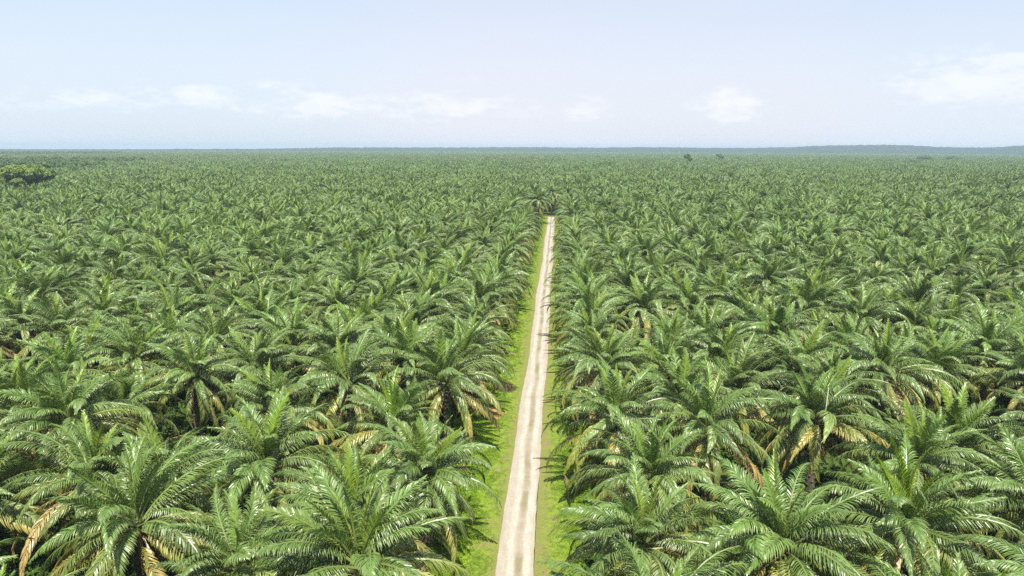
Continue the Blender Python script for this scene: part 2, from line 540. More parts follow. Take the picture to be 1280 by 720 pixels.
def frond_mesh(a, seed, dead=False, nleaf=88):
    """frond along +X from the origin, arching in XZ; a = age 0 (spear) .. 1 (lowest)"""
    r = random.Random(seed)
    L = (4.7 + 2.5 * min(1, a * 2.4)) * r.uniform(0.94, 1.06) * (0.9 if dead else 1)
    if dead:
        e0, B = -42 + r.uniform(-8, 8), 40
    else:
        e0 = 87 - 103 * a ** 0.90 + r.uniform(-4, 4)
        B = 20 + 92 * min(1.0, a * 1.7) ** 0.8
        if a > 0.85: B *= 0.82
    side = r.uniform(-30, 30)
    N = 10
    pts, tans = [Vector((0, 0, 0))], []
    ds = L / N
    for i in range(N):
        s = (i + 0.5) / N
        e = R(e0 - B * (s ** 1.55)); az = R(side * s * s)
        d = Vector((math.cos(e) * math.cos(az), math.cos(e) * math.sin(az), math.sin(e)))
        tans.append(d); pts.append(pts[-1] + d * ds)
    tans.append(tans[-1])
    mb = MB()
    ta = 0.97 if dead else (0.04 if a < 0.06 else 0.14 + 0.62 * a ** 1.7)
    mb.tube(pts, [0.085 * (1 - 0.86 * i / N) for i in range(N + 1)], 3, (ta, 0, 0.0 if dead else 0.75))

    def sample(s):
        f = s * N; i = min(int(f), N - 1); u = f - i
        return pts[i].lerp(pts[i + 1], u), tans[i].lerp(tans[min(i + 1, N)], u).normalized()
    twist = r.uniform(-0.35, 0.35)
    up0 = Vector((0, 0, 1))
    for sd in (-1, 1):
        s = 0.13 + r.uniform(0, 0.02)
        k = 0
        while s < 0.995:
            P, T = sample(s)
            S = T.cross(up0)
            if S.length < 0.15: S = Vector((0, -1, 0))
            S.normalize()
            U = S.cross(T).normalized()
            S2 = (S * math.cos(twist) + U * math.sin(twist)); U2 = S2.cross(T).normalized()
            ln = (0.35 + 0.68 * math.sin(math.pi * min(1, (s - 0.08) / 0.86) ** 0.8)) * r.uniform(0.85, 1.1)
            if s > 0.9: ln *= 0.8
            if dead: ln *= 0.75
            if a < 0.1: ln *= 0.72
            fan = R(62 - 38 * s + r.uniform(-7, 7))
            lift = R((16 if k % 2 else 0) + r.uniform(-8, 8) + (18 if a < 0.2 else 0) - (45 if dead else 0))
            D = (S2 * sd * math.sin(fan) * math.cos(lift) + U2 * math.sin(lift) * math.sin(fan) + T * math.cos(fan)).normalized()
            droop = 0.20 + 1.0 * min(1, a * 1.4) + (0.3 if dead else 0)
            g = Vector((0, 0, -1))
            w = 0.031 * r.uniform(0.85, 1.15) * (0.7 if dead else 1)
            D1 = (D + g * droop * 0.15).normalized(); D2 = (D + g * droop * 0.95).normalized()
            W = T.cross(D1).cross(D1) * -1
            W = T - D1 * T.dot(D1)
            if W.length < 0.05: W = U2
            W.normalize()
            # the blade is turned a little about its own axis
            q = r.uniform(-0.55, 0.55)
            Wt = (W * math.cos(q) + D1.cross(W) * math.sin(q))
            D3 = (D + g * droop * 2.4).normalized()
            m = P + D1 * ln * 0.38
            m2 = m + D2 * ln * 0.34
            e_ = m2 + D3 * ln * 0.30
            vs = [tuple(P - Wt * w * 0.5), tuple(P + Wt * w * 0.5), tuple(m + Wt * w), tuple(m - Wt * w), tuple(m2 + Wt * w * .8), tuple(m2 - Wt * w * .8), tuple(e_)]
            tj = ta + r.uniform(-0.05, 0.05)
            mb.add(vs, [(0, 1, 2, 3), (3, 2, 4, 5), (5, 4, 6)], [(tj, 0, 0), (tj, 0, 0), (tj, 0.1, 0), (tj, 0.1, 0), (tj, 0.35, 0), (tj, 0.35, 0), (tj, 1, 0)])
            k += 1
            gap = 0.865 / nleaf
            s += gap * (r.uniform(0.45, 0.75) if k % 3 else r.uniform(1.5, 2.1))
    return mb


FROND_MB, FROND_ME = {}, {}
for ai in range(N_AGE):
    for vi in range(N_VAR):
        a = 0.015 if ai == 0 else ai / (N_AGE - 1)
        FROND_MB[(ai, vi)] = frond_mesh(a, 100 + ai * 10 + vi)
for vi in range(3):
    FROND_MB[('d', vi)] = frond_mesh(1.0, 300 + vi, True, 26)
for k, mb in FROND_MB.items():
    FROND_ME[k] = mb.mesh('dry_frond' if k[0] == 'd' else 'frond', [MAT_FROND])


def trunk_mb(seed, h):
    """stout trunk roughened by the stubs of cut frond bases"""
    r = random.Random(seed)
    mb = MB()
    rad = lambda z: 0.38 + 0.10 * math.exp(-z / 0.8) + 0.05 * (z / h)
    zs = [-0.15, 0.3, h * 0.3, h * 0.65, h * 0.95, h + 0.35]
    mb.tube([(0, 0, z) for z in zs], [rad(max(z, 0)) if z < h else 0.24 for z in zs], 8)
    n = int(h * 9)
    for i in range(n):
        z = h * (i + 0.5) / n
        an = i * 2.39996
        rr = rad(z) - 0.03
        d = Vector((math.cos(an), math.sin(an), 0)); t = Vector((-math.sin(an), math.cos(an), 0))
        ln = r.uniform(0.10, 0.22) + (0.16 if z > h * 0.75 else 0)
        w = 0.12
        b = d * rr + Vector((0, 0, z))
        e = b + d * ln + Vector((0, 0, ln * 1.1))
        vs = [tuple(b + t * w), tuple(b - t * w), tuple(b - t * w * 0.8 + Vector((0, 0, 0.2))), tuple(b + t * w * 0.8 + Vector((0, 0, 0.2))),
              tuple(e + t * w * 0.6), tuple(e - t * w * 0.6)]
        mb.add(vs, [(0, 1, 5, 4), (4, 5, 2, 3), (1, 2, 5), (0, 4, 3)])
    return mb


TRUNK_H = [5.6, 6.6, 7.6]
TRUNK_MB = [trunk_mb(20 + i, h) for i, h in enumerate(TRUNK_H)]
TRUNK_ME = [mb.mesh('trunk', [MAT_TRUNK]) for mb in TRUNK_MB]


def crown_layout(seed, nfr=42, dead=3, heart=0.0):
    """[(frond key, matrix)] in the frame of the trunk top"""
    r = random.Random(seed)
    out = []
    a0 = r.uniform(0, 6.28)
    lean = Euler((r.gauss(0, 0.10), r.gauss(0, 0.10), 0)).to_matrix().to_4x4()
    for i in range(nfr):
        a = (i + 0.5) / nfr
        ai = min(N_AGE - 1, max(0, round(a * (N_AGE - 1) + r.uniform(-0.3, 0.3))))
        if i < 2: ai = 0
        az = a0 + i * 2.39996 + r.uniform(-0.32, 0.32)
        z = 0.75 - 1.0 * a
        rr = 0.10 + 0.28 * a
        M = (Matrix.Translation((math.cos(az) * rr, math.sin(az) * rr, z)) @ Matrix.Rotation(az, 4, 'Z')
             @ Matrix.Rotation(R(r.uniform(-11, 11)), 4, 'Y') @ Matrix.Rotation(R(r.uniform(-30, 30)), 4, 'X')
             @ Matrix.Diagonal((*([r.uniform(0.82, 1.12)] * 3), 1)))
        out.append(((ai, r.randrange(N_VAR)), lean @ M))
    for i in range(dead):
        az = r.uniform(0, 6.28)
        M = (Matrix.Translation((math.cos(az) * 0.36, math.sin(az) * 0.36, -0.35)) @ Matrix.Rotation(az, 4, 'Z')
             @ Matrix.Rotation(R(r.uniform(-12, 10)), 4, 'Y') @ Matrix.Rotation(R(r.uniform(-20, 20)), 4, 'X')
             @ Matrix.Diagonal((*([r.uniform(0.6, 0.88)] * 3), 1)))
        out.append((('d', r.randrange(3)), M))
    return out


# ------------------------------------------------------------------ where the palms stand
# palms that the photograph shows clearly: crown centre in the photo, height of the trunk top, traits
HAND = [
    (440, 640, 8.6, 'w'), (295, 703, 8.6, ''), (172, 652, 8.4, 'd'), (112, 597, 9.0, 'y'), (530, 590, 8.6, ''), (335, 580, 8.0, 'b'),
    (242, 466, 9.0, ''), (437, 478, 8.8, ''), (510, 452, 8.6, ''), (335, 408, 8.8, 'd'), (465, 347, 8.8, ''), (555, 316, 8.8, ''),
    (585, 326, 8.8, ''), (78, 358, 9.2, ''), (20, 331, 9.0, ''), (490, 530, 8.2, 'b'), (85, 470, 8.4, 'b'), (205, 600, 8.2, ''),
    (805, 676, 8.8, 'w'), (980, 680, 8.8, ''), (1135, 656, 9.2, 'b'), (812, 598, 8.4, ''), (770, 525, 8.8, 'w'), (885, 532, 8.8, 'y'),
    (1020, 522, 8.8, 'd'), (1076, 397, 9.2, ''), (1260, 337, 9.4, ''), (836, 430, 8.8, ''), (1230, 442, 9.2, ''), (1195, 555, 8.8, 'b'),
]


def solve(px, py, z):
    p = at_z(px, py, z)
    return p.x, p.y


palms = []       # dicts: x, y, h, seed, traits
for (px, py, z, tr) in HAND:
    x, y = solve(px, py, z - 2.0 + 0.6)
    palms.append(dict(x=x, y=y, h=z - 2.0, tr=tr, hand=True))
palms.append(dict(x=-11.6, y=98.5, h=6.0, tr='y', hand=True))       # trunk in view beside the verge
palms.append(dict(x=-2.7, y=340.0, h=10.2, tr='', hand=True, force=True, special='end'))
palms.append(dict(x=-8.0, y=297.0, h=9.6, tr='', hand=True, force=True, special='dark'))
DEAD_PALM = at_z(1041, 274, 7.6)

LEFT0, RIGHT0, ROW, PITCH_Y = -11.3, 5.4, 7.8, 8.9


def in_view(x, y, margin=0.0, z=9.0):
    q = project((x, y, z))
    if q is None: return False
    mx = 8.5 * FPX / q[2] + margin
    return -mx < q[0] < 1280 + mx and q[1] < 720 + 9 * FPX / q[2] + margin


FAR = 3900.0
hx = np.array([p['x'] for p in palms] + [DEAD_PALM.x]); hy = np.array([p['y'] for p in palms] + [DEAD_PALM.y])
bt = at_dist(28, 470.0)          # the broad tree on the left
WOOD = [(at_dist(10, 2600), 270), (at_dist(60, 1250), 120), (at_dist(-40, 900), 110)]
jr = np.random.default_rng(21)


def row_x(k):
    return RIGHT0 + ROW * k if k >= 0 else LEFT0 + ROW * (k + 1)


near, far_pts = list(palms), []
kmax = int(FAR * 0.95 / ROW)
dcam = Vector((-math.sin(R(YAW)), math.cos(R(YAW)), 0))
for k in range(-kmax, kmax):
    X = row_x(k)
    off = (k % 2) * PITCH_Y * 0.5
    ymin = max(16.0, abs(X) * 0.9 - 40)
    n0 = int(ymin / PITCH_Y); n1 = int(FAR / PITCH_Y)
    n = n1 - n0
    if n <= 0: continue
    y = (np.arange(n0, n1) + 0.5) * PITCH_Y + off
    x = X + jr.normal(0, 0.42, n); y = y + jr.normal(0, 0.45, n)
    d = np.hypot(x, y)
    # keep what the camera could see, with a margin on both sides
    ang = np.degrees(np.arctan2(x, y)) + YAW
    keep = (np.abs(ang) < 42 + 900 / np.maximum(d, 20)) & (d < FAR)
    keep &= jr.random(n) > 0.035
    for (c, rr) in WOOD: keep &= np.hypot(x - c.x, (y - c.y) * 0.8) > rr
    keep &= np.hypot(x - bt.x, y - bt.y) > 13
    x, y, d = x[keep], y[keep], d[keep]
    for xx, yy, dd in zip(x, y, d):
        if dd < 400:
            if -13.5 < xx < -3 and 262 < yy < 296: continue
            m = np.hypot(hx - xx, hy - yy)
            if m.min() < 6.4: continue
            near.append(dict(x=float(xx), y=float(yy), h=None, tr=None, hand=False))
        else:
            far_pts.append((xx, yy))
# the block beyond the end of the track closes the gap between the two rows
for xr in (-3.2,):
    yy = ROAD_END + 27
    while yy < FAR:
        far_pts.append((xr + random.uniform(-.5, .5), yy + random.uniform(-.5, .5))) if yy > 400 else near.append(dict(x=xr, y=yy, h=None, tr=None, hand=False))
        yy += PITCH_Y

for p in near:
    p['d'] = math.hypot(p['x'], p['y'])
    p['vis'] = in_view(p['x'], p['y'])
    if p['h'] is None: p['h'] = random.gauss(6.5, 0.85)
    if p['tr'] is None:
        if random.random() < 0.05: p['young'] = True; p['h'] -= 2.2
        u = random.random()
        p['tr'] = 'b' if u < 0.13 else 'y' if u < 0.27 else 'd' if u < 0.37 else ''
    p['row'] = min(range(-45, 45), key=lambda k: abs(row_x(k) - p['x']))
    p['nfr'] = random.choice((52, 54, 58, 60, 62))
    if p['tr'] == 'w': p['nfr'] = 58

vis = sorted([p for p in near if p['vis']], key=lambda p: (not p.get('force'), p['d']))
N_IND = 290
single, rest = vis[:N_IND], vis[N_IND:] + [p for p in near if not p['vis']]

# ------------------------------------------------------------------ labels
ORD = ['', 'first', 'second', 'third', 'fourth', 'fifth', 'sixth', 'seventh', 'eighth', 'ninth', 'tenth', 'eleventh', 'twelfth', 'thirteenth',
       'fourteenth', 'fifteenth', 'sixteenth', 'seventeenth', 'eighteenth', 'nineteenth', 'twentieth', 'twenty-first', 'twenty-second',
       'twenty-third', 'twenty-fourth', 'twenty-fifth', 'twenty-sixth', 'twenty-seventh', 'twenty-eighth', 'twenty-ninth', 'thirtieth']
TRAIT = {'b': 'with bright new centre fronds', 'y': 'with yellowing lower fronds', 'd': 'with dry brown hanging fronds',
         'w': 'with wide full crown', '': 'with even green crown'}
rows = {}
for p in single:
    if p.get('special'): continue
    rows.setdefault(p['row'], []).append(p)
for k, lst in rows.items():
    lst.sort(key=lambda p: p['y'])
    rn, sd = (k + 1, 'right') if k >= 0 else (-k, 'left')
    for i, p in enumerate(lst):
        where = '%s row %s of the track' % (ORD[rn], sd)
        which = 'nearest' if i == 0 else (ORD[i + 1] + ' nearest')
        p['label'] = 'oil palm %s, %s in %s' % (TRAIT[p['tr']], which, where)
for p in single:
    if p.get('special') == 'end': p['label'] = 'oil palm with dark drooping crown closing the far end of the track'
    if p.get('special') == 'dark': p['label'] = 'dark drooping oil palm on the left verge near the track end'

# ------------------------------------------------------------------ single palms, each frond an object of its own
YOUNG_ME = {}
for vi in range(3):
    mb = frond_mesh(0.03, 500 + vi); mb.t = [(0.0, t[1] * 0.2, t[2] * 0.3) for t in mb.t]
    YOUNG_ME[vi] = mb.mesh('frond', [MAT_FROND])
YEL_ME = {}
for vi in range(3):
    mb = frond_mesh(1.0, 520 + vi); mb.t = [(0.82 if t[2] == 0 else 0.7, t[1], t[2]) for t in mb.t]
    YEL_ME[vi] = mb.mesh('frond', [MAT_FROND])

stalk_mb = MB(); stalk_mb.tube([(0.1, 0.7, 0.2), (0, -0.5, 0.7), (0, -1.3, 1.3), (0.02, -1.5, 2.6), (0.05, -1.5, 4.3)], [0.08, 0.075, 0.07, 0.06, 0.04], 6)
STALK_ME = stalk_mb.mesh('bare_stalk', [MAT_STALK])

for idx, p in enumerate(single):
    r = random.Random(1000 + idx)
    root = bpy.data.objects.new('oil_palm', None)
    root.location = (p['x'], p['y'], 0)
    root.empty_display_size = 0.5
    col.objects.link(root)
    tag(root, p['label'], 'palm tree', 'oil palms standing in rows on both sides of the track')
    ti = min(range(3), key=lambda i: abs(TRUNK_H[i] - p['h']))
    t = link('trunk', TRUNK_ME[ti], root)
    zs = p['h'] / TRUNK_H[ti]
    t.scale = (1, 1, zs); t.rotation_euler = (0, 0, r.uniform(0, 6.28))
    sc = r.uniform(0.90, 1.17) * (1.06 if p['tr'] == 'w' else 1.05 if p.get('special') else 0.75 if p.get('young') else 1)
    dead = {'d': 9, 'y': 3}.get(p['tr'], r.choice((2, 3, 4, 5)))
    nf = p['nfr']
    for j, (key, M) in enumerate(crown_layout(1000 + idx, nf, dead)):
        if p.get('special'):
            if key[0] == 'd': continue
            if key[0] > 5: key = (5, key[1])
        me = FROND_ME[key]
        nm = 'frond'
        if key[0] == 'd': nm = 'dry_frond'
        elif p['tr'] == 'b' and j < 5: me = YOUNG_ME[j % 3]
        elif p['tr'] == 'y' and j > nf - 9 and key[0] >= 7: me = YEL_ME[j % 3]
        o = bpy.data.objects.new(nm, me)
        o.parent = root
        o.matrix_local = Matrix.Translation((0, 0, p['h'])) @ Matrix.Scale(sc, 4) @ M
        col.objects.link(o)
    if abs(p['x'] - palms[24]['x']) < 0.01:
        st = link('bare_stalk', STALK_ME, root)
        st.location = (-0.15, -0.9, p['h'] + 0.1)
        st['label'] = 'pale bare upright frond stalk'


# ------------------------------------------------------------------ instancing through geometry nodes, for what is past counting
lib = {}


def library(name, meshes):
    c = bpy.data.collections.new(name + '_kinds')
    for i, me in enumerate(meshes):
        c.objects.link(bpy.data.objects.new('%s_kind_%02d' % (name, i), me))
    return c


def scatter(name, pts, rots, scls, idxs, coll, mat=None):
    me = bpy.data.meshes.new(name)
    me.vertices.add(len(pts))
    me.vertices.foreach_set('co', np.asarray(pts, dtype=np.float32).ravel())
    a = me.attributes.new('rot', 'FLOAT_VECTOR', 'POINT'); a.data.foreach_set('vector', np.asarray(rots, dtype=np.float32).ravel())
    a = me.attributes.new('scl', 'FLOAT_VECTOR', 'POINT'); a.data.foreach_set('vector', np.asarray(scls, dtype=np.float32).ravel())
    a = me.attributes.new('idx', 'INT', 'POINT'); a.data.foreach_set('value', np.asarray(idxs, dtype=np.int32))
    me.update()
    o = link(name, me)
    g = bpy.data.node_groups.new(name, 'GeometryNodeTree')
    g.interface.new_socket('Geometry', in_out='INPUT', socket_type='NodeSocketGeometry')
    g.interface.new_socket('Geometry', in_out='OUTPUT', socket_type='NodeSocketGeometry')
    n = g.nodes
    gi, go = n.new('NodeGroupInput'), n.new('NodeGroupOutput')
    ci = n.new('GeometryNodeCollectionInfo'); ci.inputs['Collection'].default_value = coll
    ci.inputs['Separate Children'].default_value = True; ci.inputs['Reset Children'].default_value = True
    ip = n.new('GeometryNodeInstanceOnPoints'); ip.inputs['Pick Instance'].default_value = True
    for nm, tp, sk in (('rot', 'FLOAT_VECTOR', 'Rotation'), ('scl', 'FLOAT_VECTOR', 'Scale'), ('idx', 'INT', 'Instance Index')):
        na = n.new('GeometryNodeInputNamedAttribute'); na.data_type = tp; na.inputs['Name'].default_value = nm
        out = [s for s in na.outputs if s.enabled and s.name == 'Attribute'][0]
        g.links.new(out, ip.inputs[sk])
    g.links.new(gi.outputs[0], ip.inputs['Points'])
    g.links.new(ci.outputs[0], ip.inputs['Instance'])
    g.links.new(ip.outputs[0], go.inputs[0])
    md = o.modifiers.new('scatter', 'NODES'); md.node_group = g
    return o


def joined_palm(seed, nfr, dead, bright=0):
    V, F, T, off = [], [], [], 0
    H = 6.5
    parts = [(TRUNK_MB[2], Matrix.Diagonal((1, 1, H / 7.6, 1)), 1)]
    for key, M in crown_layout(seed, nfr, dead):
        parts.append((FROND_MB[key], Matrix.Translation((0, 0, H)) @ M, 0))
    mi = []
    for mb, M, m in parts:
        v = np.array(mb.v); M = np.array(M)
        v = v @ M[:3, :3].T + M[:3, 3]
        V.append(v); T.append(np.array(mb.t))
        F.extend([tuple(i + off for i in f) for f in mb.f]); mi.extend([m] * len(mb.f))
        off += len(v)
    me = bpy.data.meshes.new('palm')
    me.from_pydata(np.vstack(V).tolist(), [], F)
    me.materials.append(MAT_FROND); me.materials.append(MAT_TRUNK)
    me.polygons.foreach_set('material_index', mi)
    at = me.attributes.new('tint', 'FLOAT_VECTOR', 'POINT')
    at.data.foreach_set('vector', np.vstack(T).astype(np.float32).ravel())
    me.update()
    return me


palm_lib = library('palm', [joined_palm(900 + i, (52, 54, 58, 62, 56, 52, 60)[i], (1, 3, 2, 0, 4, 7, 2)[i]) for i in range(7)])
far_pts = np.array(far_pts)
rp = np.array([(p['x'], p['y']) for p in rest])
allp = np.vstack([rp, far_pts])
n = len(allp)
print('palm instances', n)
rots = np.zeros((n, 3)); rots[:, 2] = rng.uniform(0, 6.28, n); rots[:, 0] = rng.normal(0, 0.04, n); rots[:, 1] = rng.normal(0, 0.04, n)
s0 = rng.uniform(0.90, 1.18, n)
scls = np.stack([s0, s0, s0 * rng.uniform(0.93, 1.08, n)], 1)
pm = scatter('oil_palm_plantation', np.c_[allp, np.zeros(n)], rots, scls, rng.integers(0, 7, n), palm_lib)
tag(pm, 'oil palms continuing in rows to the horizon', kind='stuff')


# ------------------------------------------------------------------ broad-leaved trees
def leaf_card(mb, P, nrm, size, tint, r):
    a = Vector((r.gauss(0, 1), r.gauss(0, 1), r.gauss(0, 1)))
    x = nrm.cross(a)
    if x.length < 1e-3: x = Vector((1, 0, 0))
    x.normalize(); y = nrm.cross(x)
    x *= size * r.uniform(0.6, 1.2); y *= size * r.uniform(0.5, 0.9)
    mb.add([tuple(P - x), tuple(P - y * 0.8 + nrm * size * 0.15), tuple(P + x), tuple(P + y + nrm * size * 0.1)], [(0, 1, 2, 3)], tint)


def broad_crown(seed, W, Hc, z0, lobes, per, size, hollow=0.0):
    r = random.Random(seed)
    mb = MB(); centres = []
    for i in range(lobes):
        an = i * 2.4 + r.uniform(-.3, .3); rr = W * 0.5 * math.sqrt((i + 0.3) / lobes) * 0.82
        zz = z0 + Hc * (0.55 + 0.35 * (1 - (rr / (W * .5)) ** 2)) * r.uniform(0.75, 1.0) - (Hc * 0.25 if i % 3 == 2 else 0)
        C = Vector((math.cos(an) * rr, math.sin(an) * rr, zz)); centres.append(C)
        lr = W * 0.5 * r.uniform(0.24, 0.42)
        tb = r.uniform(0.15, 0.85)
        for j in range(per):
            d = Vector((r.gauss(0, 1), r.gauss(0, 1), r.gauss(0, 1) + 0.35)).normalized()
            rad = lr * r.uniform(0.62, 1.08)
            P = C + Vector((d.x * rad, d.y * rad, d.z * rad * 0.62))
            nn = (d + Vector((r.gauss(0, .45), r.gauss(0, .45), r.gauss(0, .45) + 0.3))).normalized()
            leaf_card(mb, P, nn, size, (min(1, max(0, tb + r.uniform(-.25, .25))), 0, 0), r)
    return mb, centres


def tree_frame(centres, base_r, z0, seed):
    """tapered trunk with limbs reaching into the lobes"""
    r = random.Random(seed)
    mb = MB()
    fork = z0 * 0.6
    mb.tube([(0, 0, -0.2), (r.uniform(-.2, .2), 0, fork * .5), (0, r.uniform(-.2, .2), fork), (0, 0, z0)], [base_r * 1.25, base_r, base_r * .8, base_r * .45], 8)
    lb = MB()
    for C in centres[::2]:
        st = Vector((0, 0, fork + r.uniform(0, z0 - fork)))
        mid = st.lerp(C, 0.5) + Vector((0, 0, -0.8))
        lb.tube([st, mid, C], [base_r * .4, base_r * .25, base_r * .08], 5)
    return mb, lb


def tree(name, loc, W, Hc, z0, lobes, per, size, base_r, seed, mat, label, cat='tree', group=None):
    root = bpy.data.objects.new(name, None); root.location = loc; col.objects.link(root)
    tag(root, label, cat, group)
    cr, ce = broad_crown(seed, W, Hc, z0, lobes, per, size)
    tr, lb = tree_frame(ce, base_r, z0, seed)
    link('trunk', tr.mesh('trunk', [MAT_BARK]), root)
    link('limbs', lb.mesh('limbs', [MAT_BARK]), root)
    link('crown', cr.mesh('crown', [mat]), root)
    return root


tree('spreading_tree', bt, 26, 12, 10, 24, 520, 0.85, 0.8, 71, MAT_RAINTREE,
     'broad yellow-green spreading tree rising above the palms at the far left')
tree('round_tree', at_dist(-22, 520), 26, 11, 9, 14, 400, 0.6, 0.7, 72, MAT_BROAD,
     'green round-headed tree beside the yellow-green spreading tree at the left edge')

tree('round_tree', at_dist(76, 455), 15, 9, 5, 12, 300, 0.5, 0.5, 73, MAT_BROAD,
     'dull green bushy tree on the right flank of the yellow-green spreading tree')
FARTREES = [
    (860, 900, 10, 12, 15, 'tall dark slender tree standing alone against the right half of the horizon'),
    (900, 1500, 19, 11, 12, 'dark round tree right of the tall slender tree on the horizon'),
    (1158, 1700, 40, 9, 9, 'wide dark tree clump right of the highest blue hill'),
    (1192, 1750, 34, 9, 9, 'second wide tree clump nearest the right edge of the photo'),
    (760, 900, 24, 8, 7.5, 'pale green broad tree rising from palms right of the track line'),
]
for i, (px, dist, W, Hc, z0, lab) in enumerate(FARTREES):
    tree('far_tree', at_dist(px, dist), W, Hc, z0, 9, 150, 1.2, 0.5, 80 + i, MAT_RAINTREE if i == 8 else MAT_BROAD, lab,
         group='lone trees rising above the far palms')

blib = []
for i in range(4):
    cr, ce = broad_crown(60 + i, 15, 9, 9, 9, 90, 1.0)
    me = cr.mesh('wood_tree', [MAT_BROAD])
    blib.append(me)
wood_lib = library('wood', blib)
wp = []
for (c, rr) in WOOD:
    for _ in range(int(rr * rr * 3.14 * 1.25 / 95)):
        an, q = rng.uniform(0, 6.28), math.sqrt(rng.uniform(0, 1)) * rr
        wp.append((c.x + math.cos(an) * q, c.y + math.sin(an) * q / 0.8))
wp = np.array(wp); nw = len(wp)
ws = rng.uniform(0.5, 0.88, nw)
wo = scatter('far_wood', np.c_[wp, np.zeros(nw)], np.c_[np.zeros((nw, 2)), rng.uniform(0, 6.28, nw)], np.stack([ws, ws, ws * rng.uniform(.8, 1.15, nw)], 1),
             rng.integers(0, 4, nw), wood_lib)
tag(wo, 'dark green wood of round trees at the left end of the horizon', kind='stuff')

# ------------------------------------------------------------------ the dead palm
root = bpy.data.objects.new('dead_palm', None); root.location = (DEAD_PALM.x, DEAD_PALM.y, 0); col.objects.link(root)
tag(root, 'dead oil palm with collapsed dry brown fronds amid the green palms at right', 'palm tree')
t = link('trunk', TRUNK_ME[2], root); t.scale = (1.1, 1.1, 1.05)
r_ = random.Random(5)
for i in range(30):
    az = i * 2.4
    o = link('dry_frond', FROND_ME[('d', i % 3)], root)
    o.matrix_local = Matrix.Translation((0, 0, 8.3)) @ Matrix.Rotation(az, 4, 'Z') @ Matrix.Rotation(R(r_.uniform(-40, 0)), 4, 'Y') @ Matrix.Scale(r_.uniform(.7, .95), 4)


# ------------------------------------------------------------------ weeds on the verges, ferns and cut fronds under the palms
def tuft(seed, n, h, w, spread):
    r = random.Random(seed); mb = MB()
    for i in range(n):
        an = r.uniform(0, 6.28); d = Vector((math.cos(an), math.sin(an), 0)); t = Vector((-d.y, d.x, 0))
        b = Vector((r.uniform(-spread, spread), r.uniform(-spread, spread), -0.02))
        hh = h * r.uniform(0.5, 1.1); out = h * r.uniform(0.3, 0.9)
        m = b + d * out * .5 + Vector((0, 0, hh * .8)); e = b + d * out + Vector((0, 0, hh * r.uniform(.5, 1)))
        tt = r.uniform(0, 1)
        mb.add([tuple(b - t * w * .4), tuple(b + t * w * .4), tuple(m + t * w), tuple(m - t * w), tuple(e)], [(0, 1, 2, 3), (3, 2, 4)], (tt, 0, 0))
    return mb


weed_lib = library('weed', [tuft(i, 16, 0.13, 0.03, 0.26).mesh('weed', [MAT_WEED]) for i in range(3)] +
                   [tuft(10 + i, 18, 0.45, 0.055, 0.3).mesh('weed', [MAT_WEED]) for i in range(2)])
pts, sc_, ix = [], [], []
dens = np.random.default_rng(8)


def clump(x, y):
    return math.sin(x * 1.7 + 3 * math.sin(y * .23)) + math.sin(y * 0.9 + 2 * math.sin(x * .8)) + math.sin(y * .31 + 1)


for (xa, xb) in ((ROAD_X - 9.2, ROAD_X - 1.95), (ROAD_X + 1.95, ROAD_X + 7.0)):
    for _ in range(24000):
        y = 42 + dens.uniform(0, 1) ** 1.6 * 290
        x = dens.uniform(xa, xb)
        edge = abs(x - ROAD_X)
        if dens.random() < 0.85 * max(0.0, min(1.0, (3.9 + 0.5 * clump(y, x) - edge) / 1.6)): continue
        c_ = clump(x, y)
        if c_ < -0.2 and dens.random() < 0.7: continue
        pts.append((x, y, 0.03)); big_ = edge > 4.4 and c_ > 0.7 and dens.random() < 0.10 + 0.12 * (edge - 4.4)
        ix.append(dens.integers(3, 5) if big_ else dens.integers(0, 3)); sc_.append(dens.uniform(0.6, 1.3) * min(1, 0.45 + 0.22 * (edge - 1.9)))
n = len(pts); sc_ = np.array(sc_)
wd = scatter('verge_weeds', pts, np.c_[np.zeros((n, 2)), dens.uniform(0, 6.28, n)], np.stack([sc_] * 3, 1), ix, weed_lib)
tag(wd, 'low leafy weeds and grass tufts on both verges', kind='stuff')

fern_lib = library('fern', [tuft(40 + i, 26, 0.95, 0.12, 0.5).mesh('fern', [MAT_FERN]) for i in range(3)])
pts = []
for _ in range(60000):
    y = dens.uniform(20, 190); x = dens.uniform(-150, 140)
    if abs(x) > y * 0.85 + 12: continue
    if ROAD_X - 7.6 < x < ROAD_X + 6.0: continue
    if clump(x * .5, y * .5) < -0.3: continue
    pts.append((x, y, 0))
n = len(pts); sc_ = dens.uniform(0.5, 1.5, n)
fo = scatter('undergrowth', pts, np.c_[np.zeros((n, 2)), dens.uniform(0, 6.28, n)], np.stack([sc_] * 3, 1), dens.integers(0, 3, n), fern_lib)
tag(fo, 'ferns and low growth covering the ground between the palm trunks', kind='stuff')

litter_lib = library('litter', [FROND_ME[('d', i)] for i in range(3)])
pts = []
for _ in range(1500):
    y = dens.uniform(20, 170); x = dens.uniform(-130, 120)
    if abs(x) > y * 0.85 + 12 or ROAD_X - 4.2 < x < ROAD_X + 3.6: continue
    pts.append((x, y, 0.5))
n = len(pts)
lo = scatter('cut_fronds', pts, np.c_[dens.normal(0, .15, n), np.full(n, -0.95) + dens.normal(0, .1, n), dens.uniform(0, 6.28, n)],
             np.stack([dens.uniform(.5, .9, n)] * 3, 1), dens.integers(0, 3, n), litter_lib)
tag(lo, 'cut dry brown fronds lying between the palm rows', kind='stuff')


